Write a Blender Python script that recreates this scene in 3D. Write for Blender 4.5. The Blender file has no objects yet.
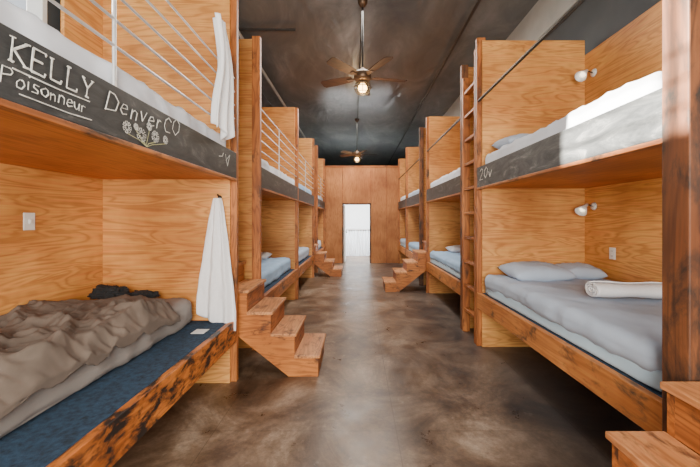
import bpy, bmesh, math, random
from mathutils import Vector, Matrix, noise, Euler
random.seed(4)
F=320.0; H=1.45
scene=bpy.context.scene
COL=scene.collection

# ---------------------------------------------------------------- materials
def newmat(name):
    m=bpy.data.materials.new(name); m.use_nodes=True
    nt=m.node_tree; b=nt.nodes['Principled BSDF']
    return m,nt,b
def N(nt,t,**k):
    n=nt.nodes.new(t)
    for a,v in k.items(): setattr(n,a,v)
    return n
def ramp(nt,stops):
    r=N(nt,'ShaderNodeValToRGB'); e=r.color_ramp.elements
    while len(e)<len(stops): e.new(0.5)
    for i,(p,c) in enumerate(stops):
        e[i].position=p; e[i].color=(c[0],c[1],c[2],1)
    return r
def pos(nt,scale=(1,1,1)):
    g=N(nt,'ShaderNodeNewGeometry'); m=N(nt,'ShaderNodeMapping')
    m.inputs['Scale'].default_value=scale
    nt.links.new(g.outputs['Position'],m.inputs['Vector'])
    return m.outputs['Vector']
def noise_n(nt,vec,scale,detail=4,dist=0,rough=.55):
    n=N(nt,'ShaderNodeTexNoise'); nt.links.new(vec,n.inputs['Vector'])
    n.inputs['Scale'].default_value=scale; n.inputs['Detail'].default_value=detail
    n.inputs['Distortion'].default_value=dist; n.inputs['Roughness'].default_value=rough
    return n.outputs['Fac']
def mixc(nt,fac,a,b,mode='MIX'):
    m=N(nt,'ShaderNodeMix'); m.data_type='RGBA'; m.blend_type=mode
    for s,v in ((m.inputs[0],fac),(m.inputs[6],a),(m.inputs[7],b)):
        if hasattr(v,'is_linked'): nt.links.new(v,s)
        elif isinstance(v,(int,float)): s.default_value=v
        else: s.default_value=(v[0],v[1],v[2],1)
    return m.outputs[2]
def bump(nt,b,h,strength,dist=.01):
    n=N(nt,'ShaderNodeBump'); n.inputs['Strength'].default_value=strength; n.inputs['Distance'].default_value=dist
    nt.links.new(h,n.inputs['Height']); nt.links.new(n.outputs['Normal'],b.inputs['Normal'])

def wood(name,light,dark,axis,rough=.5,stain=None,stain_amt=.5,coarse=1.0,stainscale=1.0,figure=.66):
    m,nt,b=newmat(name)
    sc=[7*coarse]*3; sc[axis]=.8*coarse
    v=pos(nt,sc)
    n1=noise_n(nt,v,1.0,2,1.2,.5)
    mm=N(nt,'ShaderNodeMath',operation='MULTIPLY'); nt.links.new(n1,mm.inputs[0]); mm.inputs[1].default_value=46
    sn=N(nt,'ShaderNodeMath',operation='SINE'); nt.links.new(mm.outputs[0],sn.inputs[0])
    ma=N(nt,'ShaderNodeMapRange'); nt.links.new(sn.outputs[0],ma.inputs[0]); ma.inputs[1].default_value=-1; ma.inputs[2].default_value=1
    dk=[a*figure+c*(1-figure) for a,c in zip(dark,light)]
    r=ramp(nt,[(0,dk),(.35,[(a*.35+c*.65) for a,c in zip(dk,light)]),(1,light)])
    nt.links.new(ma.outputs[0],r.inputs[0])
    sc2=[70]*3; sc2[axis]=2.5
    n2=noise_n(nt,pos(nt,sc2),1.0,2)
    c=mixc(nt,.42,r.outputs[0],n2,'OVERLAY')
    n3=noise_n(nt,pos(nt),1.3,4)
    r3=ramp(nt,[(.34,(.64,.53,.42)),(.62,(1.0,1.0,1.0))]); nt.links.new(n3,r3.inputs[0])
    c=mixc(nt,1.0,c,r3.outputs[0],'MULTIPLY')
    oi=N(nt,'ShaderNodeObjectInfo')
    r4=ramp(nt,[(0,(.80,.74,.68)),(1,(1.0,1.0,1.0))]); nt.links.new(oi.outputs['Random'],r4.inputs[0])
    c=mixc(nt,1.0,c,r4.outputs[0],'MULTIPLY')
    if stain:
        s2=[2.5*stainscale]*3; s2[axis]=1.2*stainscale
        n4=noise_n(nt,pos(nt,s2),2.2,7,.4,.68)
        r5=ramp(nt,[(stain_amt-.07,(1,1,1)),(stain_amt+.06,(0,0,0))]); nt.links.new(n4,r5.inputs[0])
        c=mixc(nt,r5.outputs[0],c,stain)
    nt.links.new(c,b.inputs['Base Color']); b.inputs['Roughness'].default_value=rough
    bump(nt,b,n2,.12,.004)
    return m
PL=(.88,.44,.13); PD=(.55,.215,.05)
ply=[wood('plywood_grain_%s'%a,PL,PD,i) for i,a in enumerate('xyz')]
plyO=wood('plywood_orange',(.76,.25,.045),(.50,.14,.02),1,.5)
timber=[wood('timber_grain_%s'%a,(.56,.20,.05),(.22,.068,.018),i,.5,(.035,.017,.010),.40) for i,a in enumerate('xyz')]
timberD=wood('dark_weathered_timber',(.24,.09,.032),(.08,.03,.011),2,.6,(.020,.012,.008),.47)
railR=wood('fir_side_rail',(.72,.30,.085),(.46,.16,.04),1,.5,(.09,.05,.03),.40,1,1.6)
railworn=wood('worn_painted_rail',(.72,.24,.045),(.38,.11,.02),1,.5,(.016,.012,.011),.50,1.4,2.2)
tread=wood('stair_tread_wood',(.78,.38,.165),(.45,.18,.065),1,.45,(.14,.055,.025),.42,1,2.2)
stringM=wood('stair_stringer_wood',(.66,.24,.055),(.36,.11,.024),0,.5,(.08,.03,.015),.41,1,2)
backply=wood('back_wall_plywood',(.60,.255,.078),(.42,.155,.042),2,.55)

def plain(name,col,rough=.6,metal=0,var=.12,sc=3,bmp=0,bsc=60):
    m,nt,b=newmat(name)
    n=noise_n(nt,pos(nt),sc,5)
    r=ramp(nt,[(.25,[max(0,x*(1-var)) for x in col]),(.75,[min(1,x*(1+var)) for x in col])])
    nt.links.new(n,r.inputs[0]); nt.links.new(r.outputs[0],b.inputs['Base Color'])
    b.inputs['Roughness'].default_value=rough; b.inputs['Metallic'].default_value=metal
    if bmp: bump(nt,b,noise_n(nt,pos(nt),bsc,3),bmp,.004)
    return m
def chalkboard(name,k=1.0):
    m,nt,b=newmat(name)
    n=noise_n(nt,pos(nt,(1,.7,2.6)),3.4,9,1.6,.75)
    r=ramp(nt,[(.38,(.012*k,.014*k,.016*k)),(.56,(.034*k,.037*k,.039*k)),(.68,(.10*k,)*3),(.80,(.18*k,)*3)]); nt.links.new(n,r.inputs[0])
    nt.links.new(r.outputs[0],b.inputs['Base Color']); b.inputs['Roughness'].default_value=.55
    return m
chalk=chalkboard('chalkboard_smudged'); chalkR=chalkboard('sunlit_dusty_chalkboard',2.0)  # chalkR: chalk dust, with sun brightness lightened into the colour
chalkwhite=plain('chalk_white',(.66,.66,.62),.9,0,.4,60)
chalkdim=plain('chalk_faint',(.42,.42,.22),.9,0,.3,80)
carpet=plain('blue_carpet',(.012,.036,.072),.95,0,.7,40,.6,200)
sheetT=plain('taupe_sheet',(.25,.225,.21),.9,0,.08,6,.15,300)
blankT=plain('taupe_blanket',(.135,.105,.085),.95,0,.25,6,.3,250)
sheetB=plain('blue_grey_sheet',(.40,.47,.58),.9,0,.06,5,.15,300)
sheetBl=plain('light_blue_sheet',(.32,.48,.68),.9,0,.06,5,.15,300)
sheetW=plain('white_sheet',(.68,.72,.80),.9,0,.05,5,.15,300)
mattEdge=plain('pale_blue_ticking',(.48,.66,.80),.9,0,.06,5)
pillowB=plain('blue_grey_pillowcase',(.46,.55,.68),.9,0,.06,5,.15,300)
towelW=plain('white_terry_towel',(.88,.88,.90),.95,0,.04,60,.6,260)
blackc=plain('black_fabric',(.015,.015,.017),.9,0,.3,20,.3,150)
metalL=plain('galvanised_rail',(.66,.66,.66),.35,.6,.1,10)
metalD=plain('dark_steel',(.05,.045,.04),.4,.6,.2,10)
metalB=plain('aged_bronze',(.12,.07,.04),.4,.6,.2,10)
white=plain('white_plastic',(.8,.8,.78),.4,0,.02,3)
greyw=plain('dark_grey_wall_paint',(.06,.064,.068),.6,0,.2,2)
lightgrey=plain('light_grey_paint',(.42,.42,.40),.6,0,.12,3)
whitewall=plain('white_wall_paint',(.75,.75,.74),.6,0,.04,3)
bladeM=wood('fan_blade_walnut',(.07,.03,.014),(.03,.014,.008),0,.7)
corr=plain('white_corrugated',(.70,.74,.78),.5,0,.08,3)

def glow(name,col,s):
    m,nt,b=newmat(name); b.inputs['Base Color'].default_value=(*col,1)
    b.inputs['Emission Color'].default_value=(*col,1); b.inputs['Emission Strength'].default_value=s
    return m
bulbM=glow('warm_bulb',(1,.62,.22),14)

def floor_mat():
    m,nt,b=newmat('stained_concrete')
    v=pos(nt)
    n=noise_n(nt,v,1.5,11,.7,.70)
    r=ramp(nt,[(.34,(.045,.027,.017)),(.45,(.115,.070,.043)),(.55,(.20,.135,.088)),(.68,(.38,.29,.215))]); nt.links.new(n,r.inputs[0])
    n2=noise_n(nt,v,30,9,0,.85)
    c=mixc(nt,.9,r.outputs[0],n2,'OVERLAY')
    n5=noise_n(nt,v,3.5,10,.2,.72)
    r5=ramp(nt,[(.36,(.55,.50,.46)),(.58,(1,1,1))]); nt.links.new(n5,r5.inputs[0])
    c=mixc(nt,.85,c,r5.outputs[0],'MULTIPLY')
    n6=noise_n(nt,v,8,10,.3,.78)
    r6=ramp(nt,[(.58,(0,0,0)),(.70,(1,1,1))]); nt.links.new(n6,r6.inputs[0])
    sc=N(nt,'ShaderNodeMath',operation='MULTIPLY'); nt.links.new(r6.outputs[0],sc.inputs[0]); sc.inputs[1].default_value=.4
    c=mixc(nt,sc.outputs[0],c,(.40,.33,.27))
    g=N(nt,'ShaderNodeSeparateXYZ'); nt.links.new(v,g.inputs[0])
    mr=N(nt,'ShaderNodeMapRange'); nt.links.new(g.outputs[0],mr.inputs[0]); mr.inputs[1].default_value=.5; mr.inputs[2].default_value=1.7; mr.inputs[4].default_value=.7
    c=mixc(nt,mr.outputs[0],c,(.052,.060,.070))  # bluish dark tint to the right paints in shade beneath the bunks
    br=N(nt,'ShaderNodeTexBrick'); br.offset=0
    mp=N(nt,'ShaderNodeMapping'); nt.links.new(v,mp.inputs[0]); mp.inputs['Location'].default_value=(.98,.3,0)
    nt.links.new(mp.outputs[0],br.inputs['Vector'])
    br.inputs['Scale'].default_value=1; br.inputs['Brick Width'].default_value=1.25; br.inputs['Row Height'].default_value=1.25
    br.inputs['Mortar Size'].default_value=.003; br.inputs['Color1'].default_value=(1,1,1,1); br.inputs['Color2'].default_value=(1,1,1,1); br.inputs['Mortar'].default_value=(.62,.6,.58,1)
    c=mixc(nt,1.0,c,br.outputs[0],'MULTIPLY')
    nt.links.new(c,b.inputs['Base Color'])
    rr=N(nt,'ShaderNodeMapRange'); nt.links.new(n5,rr.inputs[0]); rr.inputs[1].default_value=.3; rr.inputs[2].default_value=.7; rr.inputs[3].default_value=.24; rr.inputs[4].default_value=.48
    nt.links.new(rr.outputs[0],b.inputs['Roughness'])
    bump(nt,b,n2,.2,.003)
    return m
def ceil_mat():
    m,nt,b=newmat('glossy_grey_ceiling')
    v=pos(nt,(1,.5,1))
    n=noise_n(nt,v,1.3,7,1.0,.65)
    r=ramp(nt,[(.3,(.07,.075,.077)),(.5,(.11,.115,.114)),(.72,(.22,.215,.205))]); nt.links.new(n,r.inputs[0])
    c=r.outputs[0]
    nt.links.new(c,b.inputs['Base Color'])
    b.inputs['Roughness'].default_value=.29
    bump(nt,b,noise_n(nt,pos(nt,(1.1,.35,1)),1.5,2.5,.9),.6,.06)
    return m

# ---------------------------------------------------------------- geometry helpers
def link(o,parent=None):
    COL.objects.link(o)
    if parent is not None:
        o.parent=parent; o.location=Vector(o.location)-Vector(parent.location)
    return o
def group(name,loc):
    e=bpy.data.objects.new(name,None); e.location=loc; e.empty_display_size=.1; COL.objects.link(e); return e
def meshobj(name,verts,faces,mat,parent=None,smooth=False,origin=None):
    vs=[Vector(v) for v in verts]
    if origin is None:
        lo=[min(v[i] for v in vs) for i in range(3)]; hi=[max(v[i] for v in vs) for i in range(3)]
        origin=Vector([(a+b)/2 for a,b in zip(lo,hi)])
    origin=Vector(origin)
    me=bpy.data.meshes.new(name); me.from_pydata([v-origin for v in vs],[],faces); me.update()
    bm=bmesh.new(); bm.from_mesh(me); bmesh.ops.recalc_face_normals(bm,faces=bm.faces); bm.to_mesh(me); bm.free()
    if smooth:
        for p in me.polygons: p.use_smooth=True
    me.materials.append(mat)
    o=bpy.data.objects.new(name,me); o.location=origin
    return link(o,parent)
def box(name,x0,x1,y0,y1,z0,z1,mat,parent=None,bev=.004):
    x0,x1=sorted((x0,x1)); y0,y1=sorted((y0,y1)); z0,z1=sorted((z0,z1))
    v=[(x,y,z) for x in(x0,x1) for y in(y0,y1) for z in(z0,z1)]
    f=[(0,1,3,2),(4,6,7,5),(0,4,5,1),(2,3,7,6),(0,2,6,4),(1,5,7,3)]
    o=meshobj(name,v,f,mat,parent)
    if bev:
        b=o.modifiers.new('bevel','BEVEL'); b.width=min(bev,.3*min(x1-x0,y1-y0,z1-z0)); b.segments=2
    return o
def tube_data(p0,p1,r,seg,r2=None):
    p0=Vector(p0);p1=Vector(p1); d=p1-p0; q=d.to_track_quat('Z','Y'); r2=r if r2 is None else r2
    vs=[];fs=[]
    for k,(p,rr) in enumerate(((p0,r),(p1,r2))):
        for i in range(seg):
            a=2*math.pi*i/seg; vs.append(p+q@Vector((rr*math.cos(a),rr*math.sin(a),0)))
    for i in range(seg): fs.append((i,(i+1)%seg,seg+(i+1)%seg,seg+i))
    fs.append(tuple(range(seg))[::-1]); fs.append(tuple(range(seg,2*seg)))
    return vs,fs
def tube(name,p0,p1,r,mat,parent=None,seg=12,r2=None):
    vs,fs=tube_data(p0,p1,r,seg,r2)
    return meshobj(name,vs,fs,mat,parent)
def lathe(name,c,prof,mat,parent=None,seg=24,rot=None):
    vs=[];fs=[];n=len(prof)
    for i in range(seg):
        a=2*math.pi*i/seg
        for r,z in prof:
            p=Vector((r*math.cos(a),r*math.sin(a),z))
            if rot: p=rot@p
            vs.append(Vector(c)+p)
    for i in range(seg):
        for j in range(n-1):
            a=i*n+j;b=((i+1)%seg)*n+j; fs.append((a,b,b+1,a+1))
    return meshobj(name,vs,fs,mat,parent,True)
def torus(name,c,R,r,mat,parent,seg=24,m=6,rot=None):
    vs=[];fs=[]
    for i in range(seg):
        a=2*math.pi*i/seg
        for j in range(m):
            b=2*math.pi*j/m
            p=Vector(((R+r*math.cos(b))*math.cos(a),(R+r*math.cos(b))*math.sin(a),r*math.sin(b)))
            if rot: p=rot@p
            vs.append(Vector(c)+p)
    for i in range(seg):
        for j in range(m):
            fs.append((i*m+j,((i+1)%seg)*m+j,((i+1)%seg)*m+(j+1)%m,i*m+(j+1)%m))
    return meshobj(name,vs,fs,mat,parent,True)

def cloth_box(name,x0,x1,y0,y1,z0,z1,mat,parent=None,r=.05,amp=.01,freq=5,seed=0,cuts=50):
    x0,x1=sorted((x0,x1))
    c=Vector(((x0+x1)/2,(y0+y1)/2,(z0+z1)/2)); h=Vector(((x1-x0)/2,(y1-y0)/2,(z1-z0)/2))
    bm=bmesh.new(); bmesh.ops.create_cube(bm,size=2)
    bmesh.ops.subdivide_edges(bm,edges=bm.edges,cuts=cuts,use_grid_fill=True)
    for v in bm.verts:
        p=Vector((v.co.x*h.x,v.co.y*h.y,v.co.z*h.z))
        inner=Vector([max(-(h[i]-r),min(h[i]-r,p[i])) for i in range(3)])
        d=p-inner
        if d.length>1e-6:
            d.normalize(); p=inner+d*r
        if v.co.z>-.95:
            w=p+c
            a=noise.fractal(Vector((w.x*freq+seed,w.y*freq*.6,w.z*freq)),.8,2.0,4)
            b=1-abs(noise.noise(Vector((w.x*freq*.7+w.y*freq*.9+seed,w.y*freq*.35,w.z*2+seed))))*4.5
            b2=1-abs(noise.noise(Vector((w.x*freq*1.2-w.y*freq*.8+seed,w.y*freq*.9,w.z*2-seed))))*6
            p+=d*(a*amp+max(0,b)*amp*1.5+max(0,b2)*amp*.8) if d.length else Vector()
        v.co=p
    me=bpy.data.meshes.new(name); bm.to_mesh(me); bm.free()
    for p in me.polygons: p.use_smooth=True
    me.materials.append(mat)
    o=bpy.data.objects.new(name,me); o.location=c
    return link(o,parent)
def pillow(name,c,dims,mat,rotz=0,tilt=0,seed=0):
    bm=bmesh.new(); bmesh.ops.create_cube(bm,size=2)
    bmesh.ops.subdivide_edges(bm,edges=bm.edges,cuts=24,use_grid_fill=True)
    for v in bm.verts:
        x,y,z=v.co
        e=max(0,(1-abs(x)**2.6))*max(0,(1-abs(y)**2.6))
        th=e**.42
        k=1-.07*(1-abs(y))*abs(x)
        k2=1-.07*(1-abs(x))*abs(y)
        n=noise.fractal(Vector((x*1.7+seed,y*1.7,z)),.9,2,3)*.18+max(0,1-abs(noise.noise(Vector((x*3+y*2+seed,y*3,seed))))*4)*.12
        v.co=Vector((x*dims[0]/2*k,y*dims[1]/2*k2,(z*th*(1+n))*dims[2]/2))
    bmesh.ops.remove_doubles(bm,verts=bm.verts,dist=.0005)
    me=bpy.data.meshes.new(name); bm.to_mesh(me); bm.free()
    for p in me.polygons: p.use_smooth=True
    me.materials.append(mat)
    o=bpy.data.objects.new(name,me); o.location=c; o.rotation_euler=(tilt,0,rotz)
    return link(o)
def surf(name,fn,nu,nv,mat,thick=.006,parent=None):
    vs=[fn(i/nu,j/nv) for i in range(nu+1) for j in range(nv+1)]
    fs=[(i*(nv+1)+j,(i+1)*(nv+1)+j,(i+1)*(nv+1)+j+1,i*(nv+1)+j+1) for i in range(nu) for j in range(nv)]
    o=meshobj(name,vs,fs,mat,parent,True)
    if thick:
        s=o.modifiers.new('s','SOLIDIFY'); s.thickness=thick; s.offset=0
    return o

# ---------------------------------------------------------------- room shell
XL,XR=-1.08,1.38       # aisle faces of the bunks
WL,WR=-2.26,2.60       # inner side panels
CH=4.6; YB=10.8; YF=19.0; Y0=-2.5
box('floor',-2.6,2.9,Y0,YF,-.12,0,floor_mat(),bev=0)
box('ceiling',-2.6,2.9,Y0,YF,CH,CH+.1,ceil_mat(),bev=0)
box('wall_right',2.70,2.82,Y0,YF,0,CH,greyw,bev=0)
wl=group('wall_left',(-2.41,4,2.3))
wy0,wy1,wz0,wz1=.2,2.42,2.62,3.55
box('lower_section',-2.47,-2.35,Y0,YF,0,wz0,whitewall,wl,0)
box('upper_section',-2.47,-2.35,Y0,YF,wz1,CH,greyw,wl,0)
box('section_near',-2.47,-2.35,Y0,wy0,wz0,wz1,whitewall,wl,0)
box('section_far',-2.47,-2.35,wy1,YF,wz0,wz1,greyw,wl,0)
w=group('window_1',(-2.41,1.3,3.1))
box('sill',-2.49,-2.32,wy0,wy1,wz0,wz0+.04,white,w); box('head',-2.46,-2.34,wy0,wy1,wz1-.04,wz1,white,w)
box('jamb_near',-2.46,-2.34,wy0,wy0+.04,wz0+.04,wz1-.04,white,w); box('jamb_far',-2.46,-2.34,wy1-.04,wy1,wz0+.04,wz1-.04,white,w)
box('mullion',-2.43,-2.38,1.58,1.62,wz0+.04,wz1-.04,white,w)
d0,d1,dh=-.45,.43,1.97
wb=group('wall_back',(0,YB+.05,1.6)); PT=3.24
box('panel_1',-2.35,d0,YB,YB+.09,0,PT,backply,wb,.003)
box('panel_2',d1,2.70,YB,YB+.09,0,PT,backply,wb,.003)
box('panel_3',d0,d1,YB,YB+.09,dh,PT,backply,wb,.003)
tr=group('trim_1',(0,YB-.01,1.6))
for i,x in enumerate((-1.05,d0-.04,d1+.04,1.0)):
    box('batten_%d'%i,x-.012,x+.012,YB-.012,YB-.001,dh+.06 if i in(1,2) else 0,PT,timber[2],tr,.002)
box('cap',-2.35,2.70,YB-.03,YB+.12,PT,PT+.04,timber[0],tr)
box('wall_far',-2.6,2.9,YF,YF+.1,0,CH,greyw,bev=0)
dr=group('door_1',(0,YB,1))
box('jamb_1',d0-.05,d0,YB-.02,YB+.11,0,dh+.05,timberD,dr); box('jamb_2',d1,d1+.05,YB-.02,YB+.11,0,dh+.05,timberD,dr)
box('lintel',d0,d1,YB-.02,YB+.11,dh,dh+.05,timberD,dr)
box('open_leaf',d0+.0,d0+.05,YB+.12,YB+.95,.02,dh-.02,white,dr)
box('door_handle',d0+.05,d0+.10,YB+.84,YB+.90,.98,1.02,metalD,dr)
yd=group('yard_fence',(0,13.2,.6))
vs=[];fs=[];n=160
for i in range(n+1):
    x=-1.6+3.2*i/n; y=12.9+.02*math.sin(i*1.1)
    vs+= [(x,y,0),(x,y,1.05)]
for i in range(n): fs.append((2*i,2*i+2,2*i+3,2*i+1))
meshobj('corrugated_sheet',vs,fs,corr,yd)
box('top_rail',-1.6,1.6,12.86,12.94,1.05,1.10,lightgrey,yd)
yw=group('yard_light_box',(0,14,1.3))  # added white light box past the doorway, stands in for bright sky
box('rear',-1.7,1.7,14.0,14.08,0,2.6,whitewall,yw,0)
box('side_1',-1.78,-1.7,YB+.12,14.08,0,2.6,whitewall,yw,0); box('side_2',1.7,1.78,YB+.12,14.08,0,2.6,whitewall,yw,0)
box('roof',-1.78,1.78,YB+.12,14.08,2.6,2.66,whitewall,yw,0)
t=group('trim_2',(2.66,6,4.3))
box('fascia_beam',2.60,2.695,Y0,YF,4.05,CH,lightgrey,t)
t=group('conduit_pipe',(0,4,4.4))
tube('run_1',(-1.9,Y0,4.45),(-1.9,18.9,4.45),.03,lightgrey,t); tube('run_2',(-1.0,5.2,4.54),(-2.3,5.2,4.54),.02,metalD,t)
tube('run_3',(1.7,Y0,4.5),(1.7,18.9,4.5),.022,metalD,t)
tube('run_4',(.08,4.6,4.57),(.02,10,4.57),.014,metalD,t)

# ---------------------------------------------------------------- bunks
def bunk(s,y0,y1,near_panel,sheetlow,sheetup,rt,rb,seed,rails,railmat,lowfront,first=False):
    xa=XL if s<0 else XR; xw=WL if s<0 else WR
    g=group('bunk_bed',((xa+xw)/2,(y0+y1)/2,1.7))
    T=.03
    TOP=3.5
    box('end_panel',xa+s*.05,xw,y1-T,y1,0,TOP,ply[0],g)
    if near_panel: box('foot_panel',xa+s*.05,xw,y0,y0+T,0,TOP,ply[0],g)
    if first and s<0:
        box('side_panel',xw,xw+s*T,y0,y1,rb,2.60,ply[1],g); box('side_panel_upper',xw,xw+s*T,2.47,y1,2.60,TOP,ply[1],g)
    else:
        box('side_panel',xw,xw+s*T,y0,y1,rb,3.33,ply[1],g)
    ya=y0+(T if near_panel else 0)
    box('lower_deck',xa+s*.05,xw,ya,y1-T,rb+.04,rt-.02,ply[1],g)
    box('carpet_top',xa+s*.045,xw,ya,y1-T,rt-.02,rt,carpet,g)
    box('side_rail',xa,xa+s*.045,y0,y1,rb,rt,railmat,g)
    box('upper_deck',xa+s*.035,xw,ya,y1-T,1.81,1.86,plyO,g)
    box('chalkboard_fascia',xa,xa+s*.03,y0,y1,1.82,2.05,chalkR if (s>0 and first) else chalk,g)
    box('fascia_lip',xa-s*.004,xa+s*.034,y0,y1,1.795,1.82,timber[1],g)
    pw=.16 if (s<0 and first) else .10
    box('corner_post_far',xa,xa+s*pw,y1,y1+.05,0,3.55 if first else TOP,timber[2],g)
    if near_panel: box('corner_post_near',xa,xa+s*.09,y0-.06,y0,0,TOP,timberD if s>0 else timber[2],g)
    for i,h in enumerate(rails):
        tube('guard_rail_%d'%i,(xa+s*.02,y0,h),(xa+s*.02,y1,h),.007 if s<0 else .014,metalL if s<0 else metalD,g)
    if s<0:
        for yy in (y0+.9,):
            tube('guard_upright',(xa+s*.02,yy,2.05),(xa+s*.02,yy,rails[-1]),.008,metalL,g)
    m0=xa+s*lowfront
    lo=rt+.001
    if s>0:
        cloth_box('mattress_ticking',xa+s*.05,xw-s*.03,y0+.07,y1-.09,lo,rt+.12,mattEdge,g,.03,.002,4,seed,16); lo=rt+.07
    cloth_box('mattress_lower',m0,xw-s*.02,y0+.08,y1-.1,lo,rt+.22,sheetlow,g,.06,.009,4,seed)
    cloth_box('mattress_upper',xa+s*.05,xw-s*.02,y0+.08,y1-.1,1.861,2.18,sheetup,g,.05,.010,4,seed+9)
    return g
LR=[2.24,2.36,2.48,2.60,2.72]; RR=[2.82]
bunk(-1,.55,2.87,False,sheetT,sheetW,.56,.36,1,LR,railworn,.33,True)
bunk(-1,3.62,5.84,True,sheetBl,sheetW,.56,.38,5,LR,timber[1],.10)
bunk(-1,5.93,8.05,True,sheetB,sheetBl,.56,.38,8,LR,timber[1],.10)
bunk(-1,8.85,10.70,True,sheetW,sheetB,.56,.38,12,LR,timber[1],.10)
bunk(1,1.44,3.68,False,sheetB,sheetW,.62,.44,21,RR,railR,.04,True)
bunk(1,4.28,6.36,True,sheetBl,sheetW,.62,.44,25,RR,railR,.04)
bunk(1,7.12,9.00,True,sheetBl,sheetB,.62,.44,28,RR,railR,.04)
bunk(1,9.12,10.70,True,sheetB,sheetW,.62,.44,31,RR,railR,.04)
box('timber_post',1.36,1.46,1.31,1.43,0,3.5,timberD,bev=.006)
g=group('bunk_ladder',(1.43,3.98,1.7))
box('stile_1',XR,XR+.09,3.735,3.78,0,3.45,timber[2],g); box('stile_2',XR,XR+.09,4.16,4.21,0,3.3,timber[2],g)
for i in range(10): box('rung_%d'%i,XR+.01,XR+.08,3.78,4.16,.28+i*.31,.315+i*.31,timber[1],g)

# ---------------------------------------------------------------- stairs
def stairs(s,xs0,y0,y1,n=8):
    d=.22; r=.2; cx=xs0+s*d*n/2
    g=group('wooden_stairs',(cx,(y0+y1)/2,.9))
    prof=[(0,0)]
    for i in range(n): prof+=[(i*d,(i+1)*r-.03),((i+1)*d,(i+1)*r-.03)]
    prof+=[(n*d,n*r-.42),(1.25*d,0)]
    m=len(prof)
    for k,(a,b) in enumerate(((y0,y0+.03),(y1-.03,y1))):
        vs=[(xs0+s*x,a,z) for x,z in prof]+[(xs0+s*x,b,z) for x,z in prof]
        fs=[tuple(range(m)),tuple(range(2*m-1,m-1,-1))]+[(i,(i+1)%m,m+(i+1)%m,m+i) for i in range(m)]
        meshobj('stringer_%d'%k,vs,fs,stringM,g)
    for i in range(n):
        box('tread_%d'%i,xs0+s*(i*d-.02),xs0+s*((i+1)*d),y0-.012,y1+.012,(i+1)*r-.029,(i+1)*r,tread,g,.005)
        box('riser_%d'%i,xs0+s*(i*d),xs0+s*(i*d+.02),y0+.03,y1-.03,i*r,(i+1)*r-.03,timber[1],g,.002)
stairs(-1,-.36,2.965,3.52)
stairs(-1,-.40,8.17,8.74)
stairs(1,.58,.62,1.28)
stairs(1,.57,6.45,7.02)

# ---------------------------------------------------------------- soft goods
def blk(u,v):
    y=.62+u*1.90; x=-2.24+v*.92
    xe=-1.41
    n=noise.fractal(Vector((x*2.2,y*1.6,0)),.9,2,4)
    rd=1-abs(noise.noise(Vector((x*3.6+y*2.4,y*1.5-x,3.3))))*4.6
    rd2=1-abs(noise.noise(Vector((x*8+y*2.0,y*5-x*3,7.3))))*3.6
    rd3=1-abs(noise.noise(Vector((x*16-y*7.0,y*11+x*2,1.3))))*3.0
    z=.812+.018*n+.042*max(0,rd)+.030*max(0,rd2)+.016*max(0,rd3)+.012
    edge=1-min(1,max(0,(u-.86)/.14)); z=.805+(z-.805)*(.35+.65*edge)
    yy=y+.16*noise.noise(Vector((x*2.5,1,u*2)))*u
    if x>xe-.06+.05*n:
        t=(x-(xe-.06+.05*n)); z-=min(.15,t*1.1); x=min(x,xe+.04)
    return (x,yy,z)
surf('crumpled_blanket',blk,200,130,blankT,.010)
def blob(name,c,dx,dy,dz,mat,seed):
    bm=bmesh.new(); bmesh.ops.create_icosphere(bm,subdivisions=5,radius=1)
    for v in bm.verts:
        n=v.co.normalized(); k=1+.35*noise.fractal(n*1.6+Vector((seed,0,0)),.8,2,4)+.25*max(0,1-abs(noise.noise(n*3+Vector((seed,4,0))))*4)
        v.co=Vector((n.x*dx*k,n.y*dy*k,max(-.5,n.z*k)*dz))
    me=bpy.data.meshes.new(name); bm.to_mesh(me); bm.free()
    for p in me.polygons: p.use_smooth=True
    me.materials.append(mat); o=bpy.data.objects.new(name,me); o.location=c; return link(o)
blob('folded_clothes',(-2.04,2.65,.84),.13,.08,.06,blackc,2)
blob('folded_clothes',(-1.79,2.68,.82),.10,.05,.035,blackc,5)
c=group('paper_card',(-1.25,2.62,.565)); 
box('card',-1.30,-1.20,2.50,2.60,.561,.564,white,c,0)
def tw(u,v):
    h=1.64-u*1.08
    w=.030+.135*min(1,(u/.85))**.8
    cx=-1.215-.01*u
    x=cx+(v-.5)*2*w
    f=math.sin(v*17+u*1.2)*.016+math.sin(v*31+2)*.006
    y=2.835-.045-f*(.4+.6*u)-.025*math.sin(v*math.pi)*(1-.4*u)-.008*noise.noise(Vector((v*8,u*8,0)))
    h+=.05*noise.noise(Vector((v*3,0,1)))*u + (v-.5)*-.16*u
    return (x,y,h)
surf('hanging_towel',tw,60,60,towelW,.008)
g=group('wall_hook',(-1.215,2.82,1.66)); tube('peg',(-1.215,2.84,1.65),(-1.215,2.79,1.67),.008,metalD,g); lathe('rosette',(-1.215,2.838,1.65),[(0,0),(.018,0),(.018,.006),(0,.006)],metalD,g,16,Matrix.Rotation(math.radians(90),3,'X'))
def cl(u,v):
    h=2.98-u*.86
    y=2.36+.32*v*(.55+.45*u)+.05*math.sin(u*5)
    x=-1.05+.03*math.sin(v*13+u*2)+.012*math.sin(v*29)+.01*u
    return (x,y,h+.05*math.sin(v*7)*u)
surf('draped_bed_sheet',cl,50,50,towelW,.008)
pillow('pillow',(1.86,3.34,.910),(.62,.40,.17),pillowB,.05,.12,1)
pillow('pillow',(2.33,3.38,.910),(.40,.34,.14),pillowB,-.15,.10,3)
pillow('pillow',(1.75,3.32,2.25),(.55,.40,.15),sheetB,.0,.1,5)
pillow('pillow',(-1.75,5.5,.83),(.5,.36,.12),sheetW,0,.1,7)
pillow('pillow',(2.0,6.0,.90),(.6,.36,.13),sheetW,0,.1,9)
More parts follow.
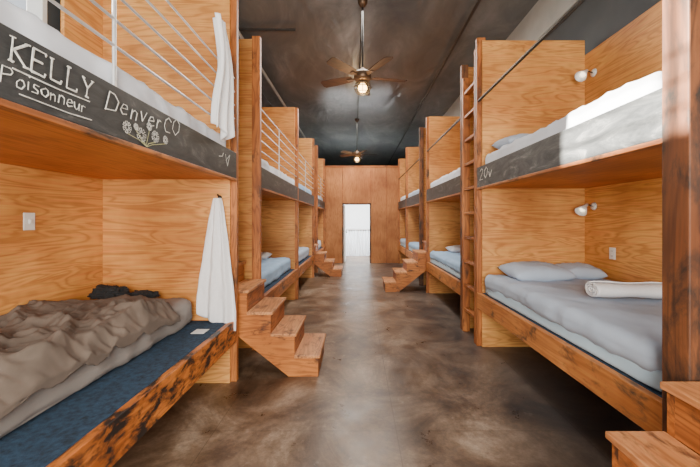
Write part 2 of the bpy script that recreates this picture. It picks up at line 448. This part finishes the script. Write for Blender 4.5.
pillow('pillow',(-1.7,2.55,2.25),(.6,.38,.14),sheetW,0,.1,11)
def rolled(c,L,R,ang):
    M=Matrix.Rotation(ang,3,'Z')
    turns=3.2; n=90
    def f(u,v):
        a=u*turns*2*math.pi; r=.012+(R-.012)*u
        x=(v-.5)*L*(1-.02*math.sin(a)); p=Vector((x+.004*noise.noise(Vector((u*9,v*5,0))),r*math.cos(a)*1.25,r*math.sin(a)*.8*(1+.08*math.sin(v*9))))
        return Vector(c)+M@p
    return surf('rolled_towel',f,n*2,24,towelW,.010)
rolled((2.07,2.44,.915),.52,.070,-.12)

# ---------------------------------------------------------------- small fixtures
def plate(name,x,y,z,s,kind):
    g=group(name,(x,y,z))
    box('cover_plate',x,x-s*.008,y-.038,y+.038,z-.06,z+.06,white,g,.003)
    if kind=='switch': box('toggle',x-s*.008,x-s*.02,y-.008,y+.008,z-.015,z+.015,white,g,.002)
    else:
        for k in(-.025,.025):
            box('socket_face',x-s*.008,x-s*.011,y-.018,y+.018,z+k-.016,z+k+.016,white,g,.003)
            box('slot_a',x-s*.0112,x-s*.0118,y-.009,y-.006,z+k-.006,z+k+.006,blackc,g,0); box('slot_b',x-s*.0112,x-s*.0118,y+.006,y+.009,z+k-.006,z+k+.006,blackc,g,0)
plate('light_switch',-2.258,2.20,1.44,-1,'switch')
plate('electrical_outlet',2.598,3.25,1.11,1,'outlet')
def wlamp(x,y,z):
    g=group('wall_lamp',(x,y,z))
    R=Matrix.Rotation(math.radians(90),3,'Y')
    lathe('backplate',(x-.004,y,z),[(0,-.01),(.035,-.01),(.045,.004),(.0,.004)],white,g,24,R)
    tube('arm',(x-.01,y,z),(x-.09,y-.01,z+.02),.006,metalD,g); tube('knuckle',(x-.09,y-.02,z+.02),(x-.09,y+.01,z+.02),.011,metalD,g)
    d=Vector((-.62,-.25,-.55)).normalized(); q=d.to_track_quat('Z','Y').to_matrix()
    c=Vector((x-.09,y-.01,z+.015))
    lathe('shade',c,[(.0,-.01),(.018,-.01),(.022,.03),(.032,.05),(.060,.12),(.057,.12),(.030,.055),(.0,.045)],white,g,24,q)
    lathe('bulb',c+d*.075,[(0,-.03),(.02,-.02),(.026,0),(.02,.02),(0,.028)],glow('lamp_bulb',(1,.85,.6),3),g,16,q)
wlamp(2.59,3.50,1.60); wlamp(2.59,3.50,3.06)

def fan(x,y,z,rot,D=.62):
    g=group('ceiling_fan',(x,y,z))
    lathe('canopy',(x,y,CH),[(0,0),(.07,0),(.065,-.04),(.03,-.09),(0,-.09)],metalB,g)
    tube('downrod',(x,y,z+.12),(x,y,CH-.06),.013,metalD,g)
    lathe('motor_housing',(x,y,z),[(0,.14),(.03,.13),(.04,.09),(.10,.075),(.125,.04),(.125,-.02),(.10,-.05),(.06,-.06),(0,-.06)],metalB,g)
    for k in range(5):
        a=rot+k*2*math.pi/5; M=Matrix.Rotation(a,3,'Z')@Matrix.Rotation(math.radians(13),3,'X')
        prof=[(.16,-.05),(.22,-.065),(.45,-.08),(D-.03,-.078),(D,-.05),(D,.05),(D-.03,.078),(.45,.08),(.22,.065),(.16,.05)]
        n=len(prof); vs=[]
        for zz in(-.004,.004):
            for px,py in prof: vs.append(Vector((x,y,z+.005))+M@Vector((px,py,zz)))
        fs=[tuple(range(n)),tuple(range(2*n-1,n-1,-1))]+[(i,(i+1)%n,n+(i+1)%n,n+i) for i in range(n)]
        meshobj('blade_%d'%k,vs,fs,bladeM,g)
        M2=Matrix.Rotation(a,3,'Z')
        p=[Vector((x,y,z-.012))+M2@Vector(q) for q in((.10,-.018,0),(.24,-.03,0),(.24,.03,0),(.10,.018,0),(.10,-.018,.01),(.24,-.03,.01),(.24,.03,.01),(.10,.018,.01))]
        meshobj('blade_iron_%d'%k,p,[(0,1,2,3),(7,6,5,4),(0,4,5,1),(1,5,6,2),(2,6,7,3),(3,7,4,0)],metalB,g)
    lathe('light_socket',(x,y,z-.06),[(0,0),(.055,0),(.06,-.03),(.0,-.03)],metalB,g)
    lathe('bulb_glass',(x,y,z-.15),[(0,-.065),(.04,-.055),(.065,-.02),(.06,.02),(.035,.055),(0,.06)],bulbM,g)
    for R,dz in((.10,-.10),(.12,-.15),(.09,-.22)): torus('cage_ring',(x,y,z+dz),R,.006,metalD,g)
    for k in range(8):
        a=2*math.pi*k/8; c_,s_=math.cos(a),math.sin(a)
        pts=[(.06,-.08),(.10,-.10),(.12,-.15),(.09,-.22),(.02,-.25)]
        for (r0,h0),(r1,h1) in zip(pts,pts[1:]): tube('cage_wire',(x+r0*c_,y+r0*s_,z+h0),(x+r1*c_,y+r1*s_,z+h1),.005,metalD,g,6)
    l=bpy.data.lights.new('fan_bulb_light','POINT'); l.energy=34; l.color=(1,.70,.38); l.shadow_soft_size=.12
    o=bpy.data.objects.new('fan_bulb_light',l); o.location=(x,y,z-.34); link(o,g)
fan(.08,4.6,3.50,.22,.66); fan(.0,10.0,3.50,.1)

# ---------------------------------------------------------------- chalk writing: hand-drawn strokes
GL={
'K':[[(0,0),(0,1)],[(.6,1),(.03,.45)],[(.12,.5),(.65,0)],[(-.1,1),(.12,1)],[(-.1,0),(.12,0)],[(.5,1),(.72,1)],[(.55,0),(.78,0)]],
'E':[[(0,0),(0,1)],[(0,1),(.55,1),(.56,.88)],[(0,.52),(.42,.52)],[(0,0),(.58,0),(.6,.14)]],
'L':[[(0,1),(0,0),(.55,0),(.57,.15)],[(-.1,1),(.12,1)]],
'Y':[[(0,1),(.32,.5),(.32,0)],[(.66,1),(.32,.5)],[(.2,0),(.45,0)],[(-.08,1),(.1,1)],[(.56,1),(.76,1)]],
'P':[[(0,0),(.04,1),(.4,.98),(.52,.8),(.42,.58),(.03,.5)]],
'D':[[(0,0),(.04,1),(.35,.95),(.6,.6),(.5,.15),(0,0)]],
'C':[[(.6,.85),(.35,1),(.08,.8),(0,.4),(.2,.05),(.6,.1)]],
'O':[[(.3,1),(.05,.75),(.02,.3),(.3,0),(.56,.3),(.55,.75),(.3,1)]],
'o':[[(.22,.55),(.02,.35),(.08,.05),(.3,0),(.44,.25),(.35,.5),(.22,.55)]],
'i':[[(.1,.5),(.1,0)],[(.1,.75),(.11,.8)]],
's':[[(.35,.5),(.1,.5),(.08,.33),(.34,.2),(.3,.02),(.02,.03)]],
'n':[[(.03,.52),(.03,0)],[(.03,.38),(.2,.53),(.34,.42),(.36,0)]],
'e':[[(.03,.28),(.38,.32),(.3,.52),(.1,.48),(.02,.2),(.15,0),(.4,.08)]],
'u':[[(.03,.52),(.05,.1),(.2,0),(.36,.12),(.37,.52),(.38,0)]],
'r':[[(.03,.52),(.05,0)],[(.05,.35),(.18,.52),(.33,.48)]],
'v':[[(.0,.52),(.18,0),(.38,.54)]],
'V':[[(.0,1),(.28,0),(.55,1)]],
'2':[[(.03,.8),(.2,1),(.42,.85),(.4,.6),(.02,0),(.5,.02)]],
'0':[[(.25,1),(.04,.7),(.05,.25),(.25,0),(.46,.3),(.44,.75),(.25,1)]],
}
rnd=random.Random(11)
def strokes(name,lines,x,mat,parent,r):
    V=[];Fc=[]
    for pts in lines:
        for a,b in zip(pts,pts[1:]):
            if abs(a[0]-b[0])+abs(a[1]-b[1])<1e-5: continue
            vs,fs=tube_data((x,a[0],a[1]),(x,b[0],b[1]),r*rnd.uniform(.6,1.3),5)
            k=len(V); V+=[Vector((x+(v.x-x)*.4,v.y,v.z)) for v in vs]; Fc+=[tuple(i+k for i in f) for f in fs]
    return meshobj(name,V,Fc,mat,parent)
def write(body,y,z,size,sgn,adv=.72,slope=0,wid=1.0,jit=.03,shear=.1,adl=.52,double=False):
    L=[];cur=0
    for ch in body:
        if ch==' ': cur+=.35; continue
        sz=1+rnd.uniform(-.09,.09); dy=rnd.uniform(-.07,.07)
        for st in GL[ch]:
            for rep in range(2 if double else 1):
                P=[]
                for (a,b) in st:
                    a2=cur+(a+shear*b)*sz+rnd.uniform(-jit,jit); b2=b*sz+dy+rnd.uniform(-jit,jit)
                    P.append((y+sgn*a2*size*wid, z+b2*size+slope*a2*size*wid))
                L.append(P)
        cur+=(.28 if ch=='i' else adv if ch.isupper() or ch.isdigit() else adl)
    return L
cx=XL+.003
CHg=group('chalk_lettering_sign',(XL+.003,1.5,1.93))
strokes('word_kelly',write('KELLY',.995,1.945,.078,1,adv=.88,wid=.94,double=True,jit=.03),cx,chalkwhite,CHg,.0029)
strokes('word_poisonneur',write('Poisonneur',.965,1.872,.054,1,wid=1.13,slope=.01),cx,chalkwhite,CHg,.0022)
strokes('word_denver_co',write('DenverCO',1.37,1.930,.095,1,adv=.74,adl=.58,wid=1.18,slope=.04,shear=.2),cx,chalkwhite,CHg,.0028)
strokes('underline',[[(1.0,1.925),(1.15,1.922),(1.29,1.927)],[(1.02,1.852),(1.2,1.85),(1.3,1.856)],[(2.62,1.99),(2.66,1.90),(2.71,2.0),(2.63,1.94)],[(2.5,1.95),(2.56,1.96),(2.58,1.99)]],cx,chalkwhite,CHg,.0026)
fl=[];fd=[]
for cy,cz,R in((1.50,1.885,.028),(1.60,1.875,.034),(1.71,1.895,.03),(1.66,1.935,.02),(1.80,1.90,.022),(1.56,1.905,.016)):
    for k in range(7):
        a=k*2*math.pi/7
        fl.append([(cy+R*.3*math.cos(a),cz+R*.3*math.sin(a)),(cy+R*math.cos(a-.25),cz+R*math.sin(a-.25)),(cy+R*math.cos(a+.3),cz+R*math.sin(a+.3)),(cy+R*.3*math.cos(a+.2),cz+R*.3*math.sin(a+.2))])
    fd.append([(cy,cz-R),(1.63+.3*(cy-1.63),1.845),(1.64,1.825)])
strokes('flower_petals',fl,cx,chalkwhite,CHg,.0015); strokes('flower_stems',fd,cx,chalkdim,CHg,.0018)
CHg=group('chalk_lettering_sign',(XR-.003,3.5,1.93))
strokes('word_20v',write('20v',3.60,1.895,.11,-1,wid=1.6),XR-.003,chalkwhite,CHg,.005)

# ---------------------------------------------------------------- lights
def area(name,loc,rot,sx,sy,e,col=(1,1,1)):
    l=bpy.data.lights.new(name,'AREA'); l.shape='RECTANGLE'; l.size=sx; l.size_y=sy; l.energy=e; l.color=col
    o=bpy.data.objects.new(name,l); o.location=loc; o.rotation_euler=rot; link(o); return o
area('daylight_entrance',(0.1,-1.5,1.9),(math.radians(90),0,0),1.8,1.8,300,(1,.92,.80))
area('aisle_fill_1',(0.1,7.2,4.45),(0,0,0),.7,5.6,280,(1,.96,.90))  # fill light added over the aisle; the ceiling has no opening
area('yard_daylight',(0,12.0,2.5),(math.radians(25),0,0),2.6,1.4,520,(.92,.97,1))
s=bpy.data.lights.new('sun','SUN'); s.energy=75; s.angle=.02; s.color=(1,.92,.78)
so=bpy.data.objects.new('sun',s); so.rotation_euler=Vector((4.2,-0.25,-.95)).to_track_quat('-Z','Y').to_euler(); so.location=(-6,1,5); link(so)
wd=bpy.data.worlds.new('world'); scene.world=wd; wd.use_nodes=True
bg=wd.node_tree.nodes['Background']; bg.inputs[0].default_value=(.88,.94,1,1); bg.inputs[1].default_value=1.2

# ---------------------------------------------------------------- camera
cam=bpy.data.cameras.new('camera'); cam.lens=36*F/700; cam.sensor_width=36; cam.clip_start=.05
cam.shift_x=-7/700; cam.shift_y=-13.5/700
co=bpy.data.objects.new('camera',cam); co.location=(0,0,H); co.rotation_euler=(math.pi/2,0,0); link(co)
scene.camera=co
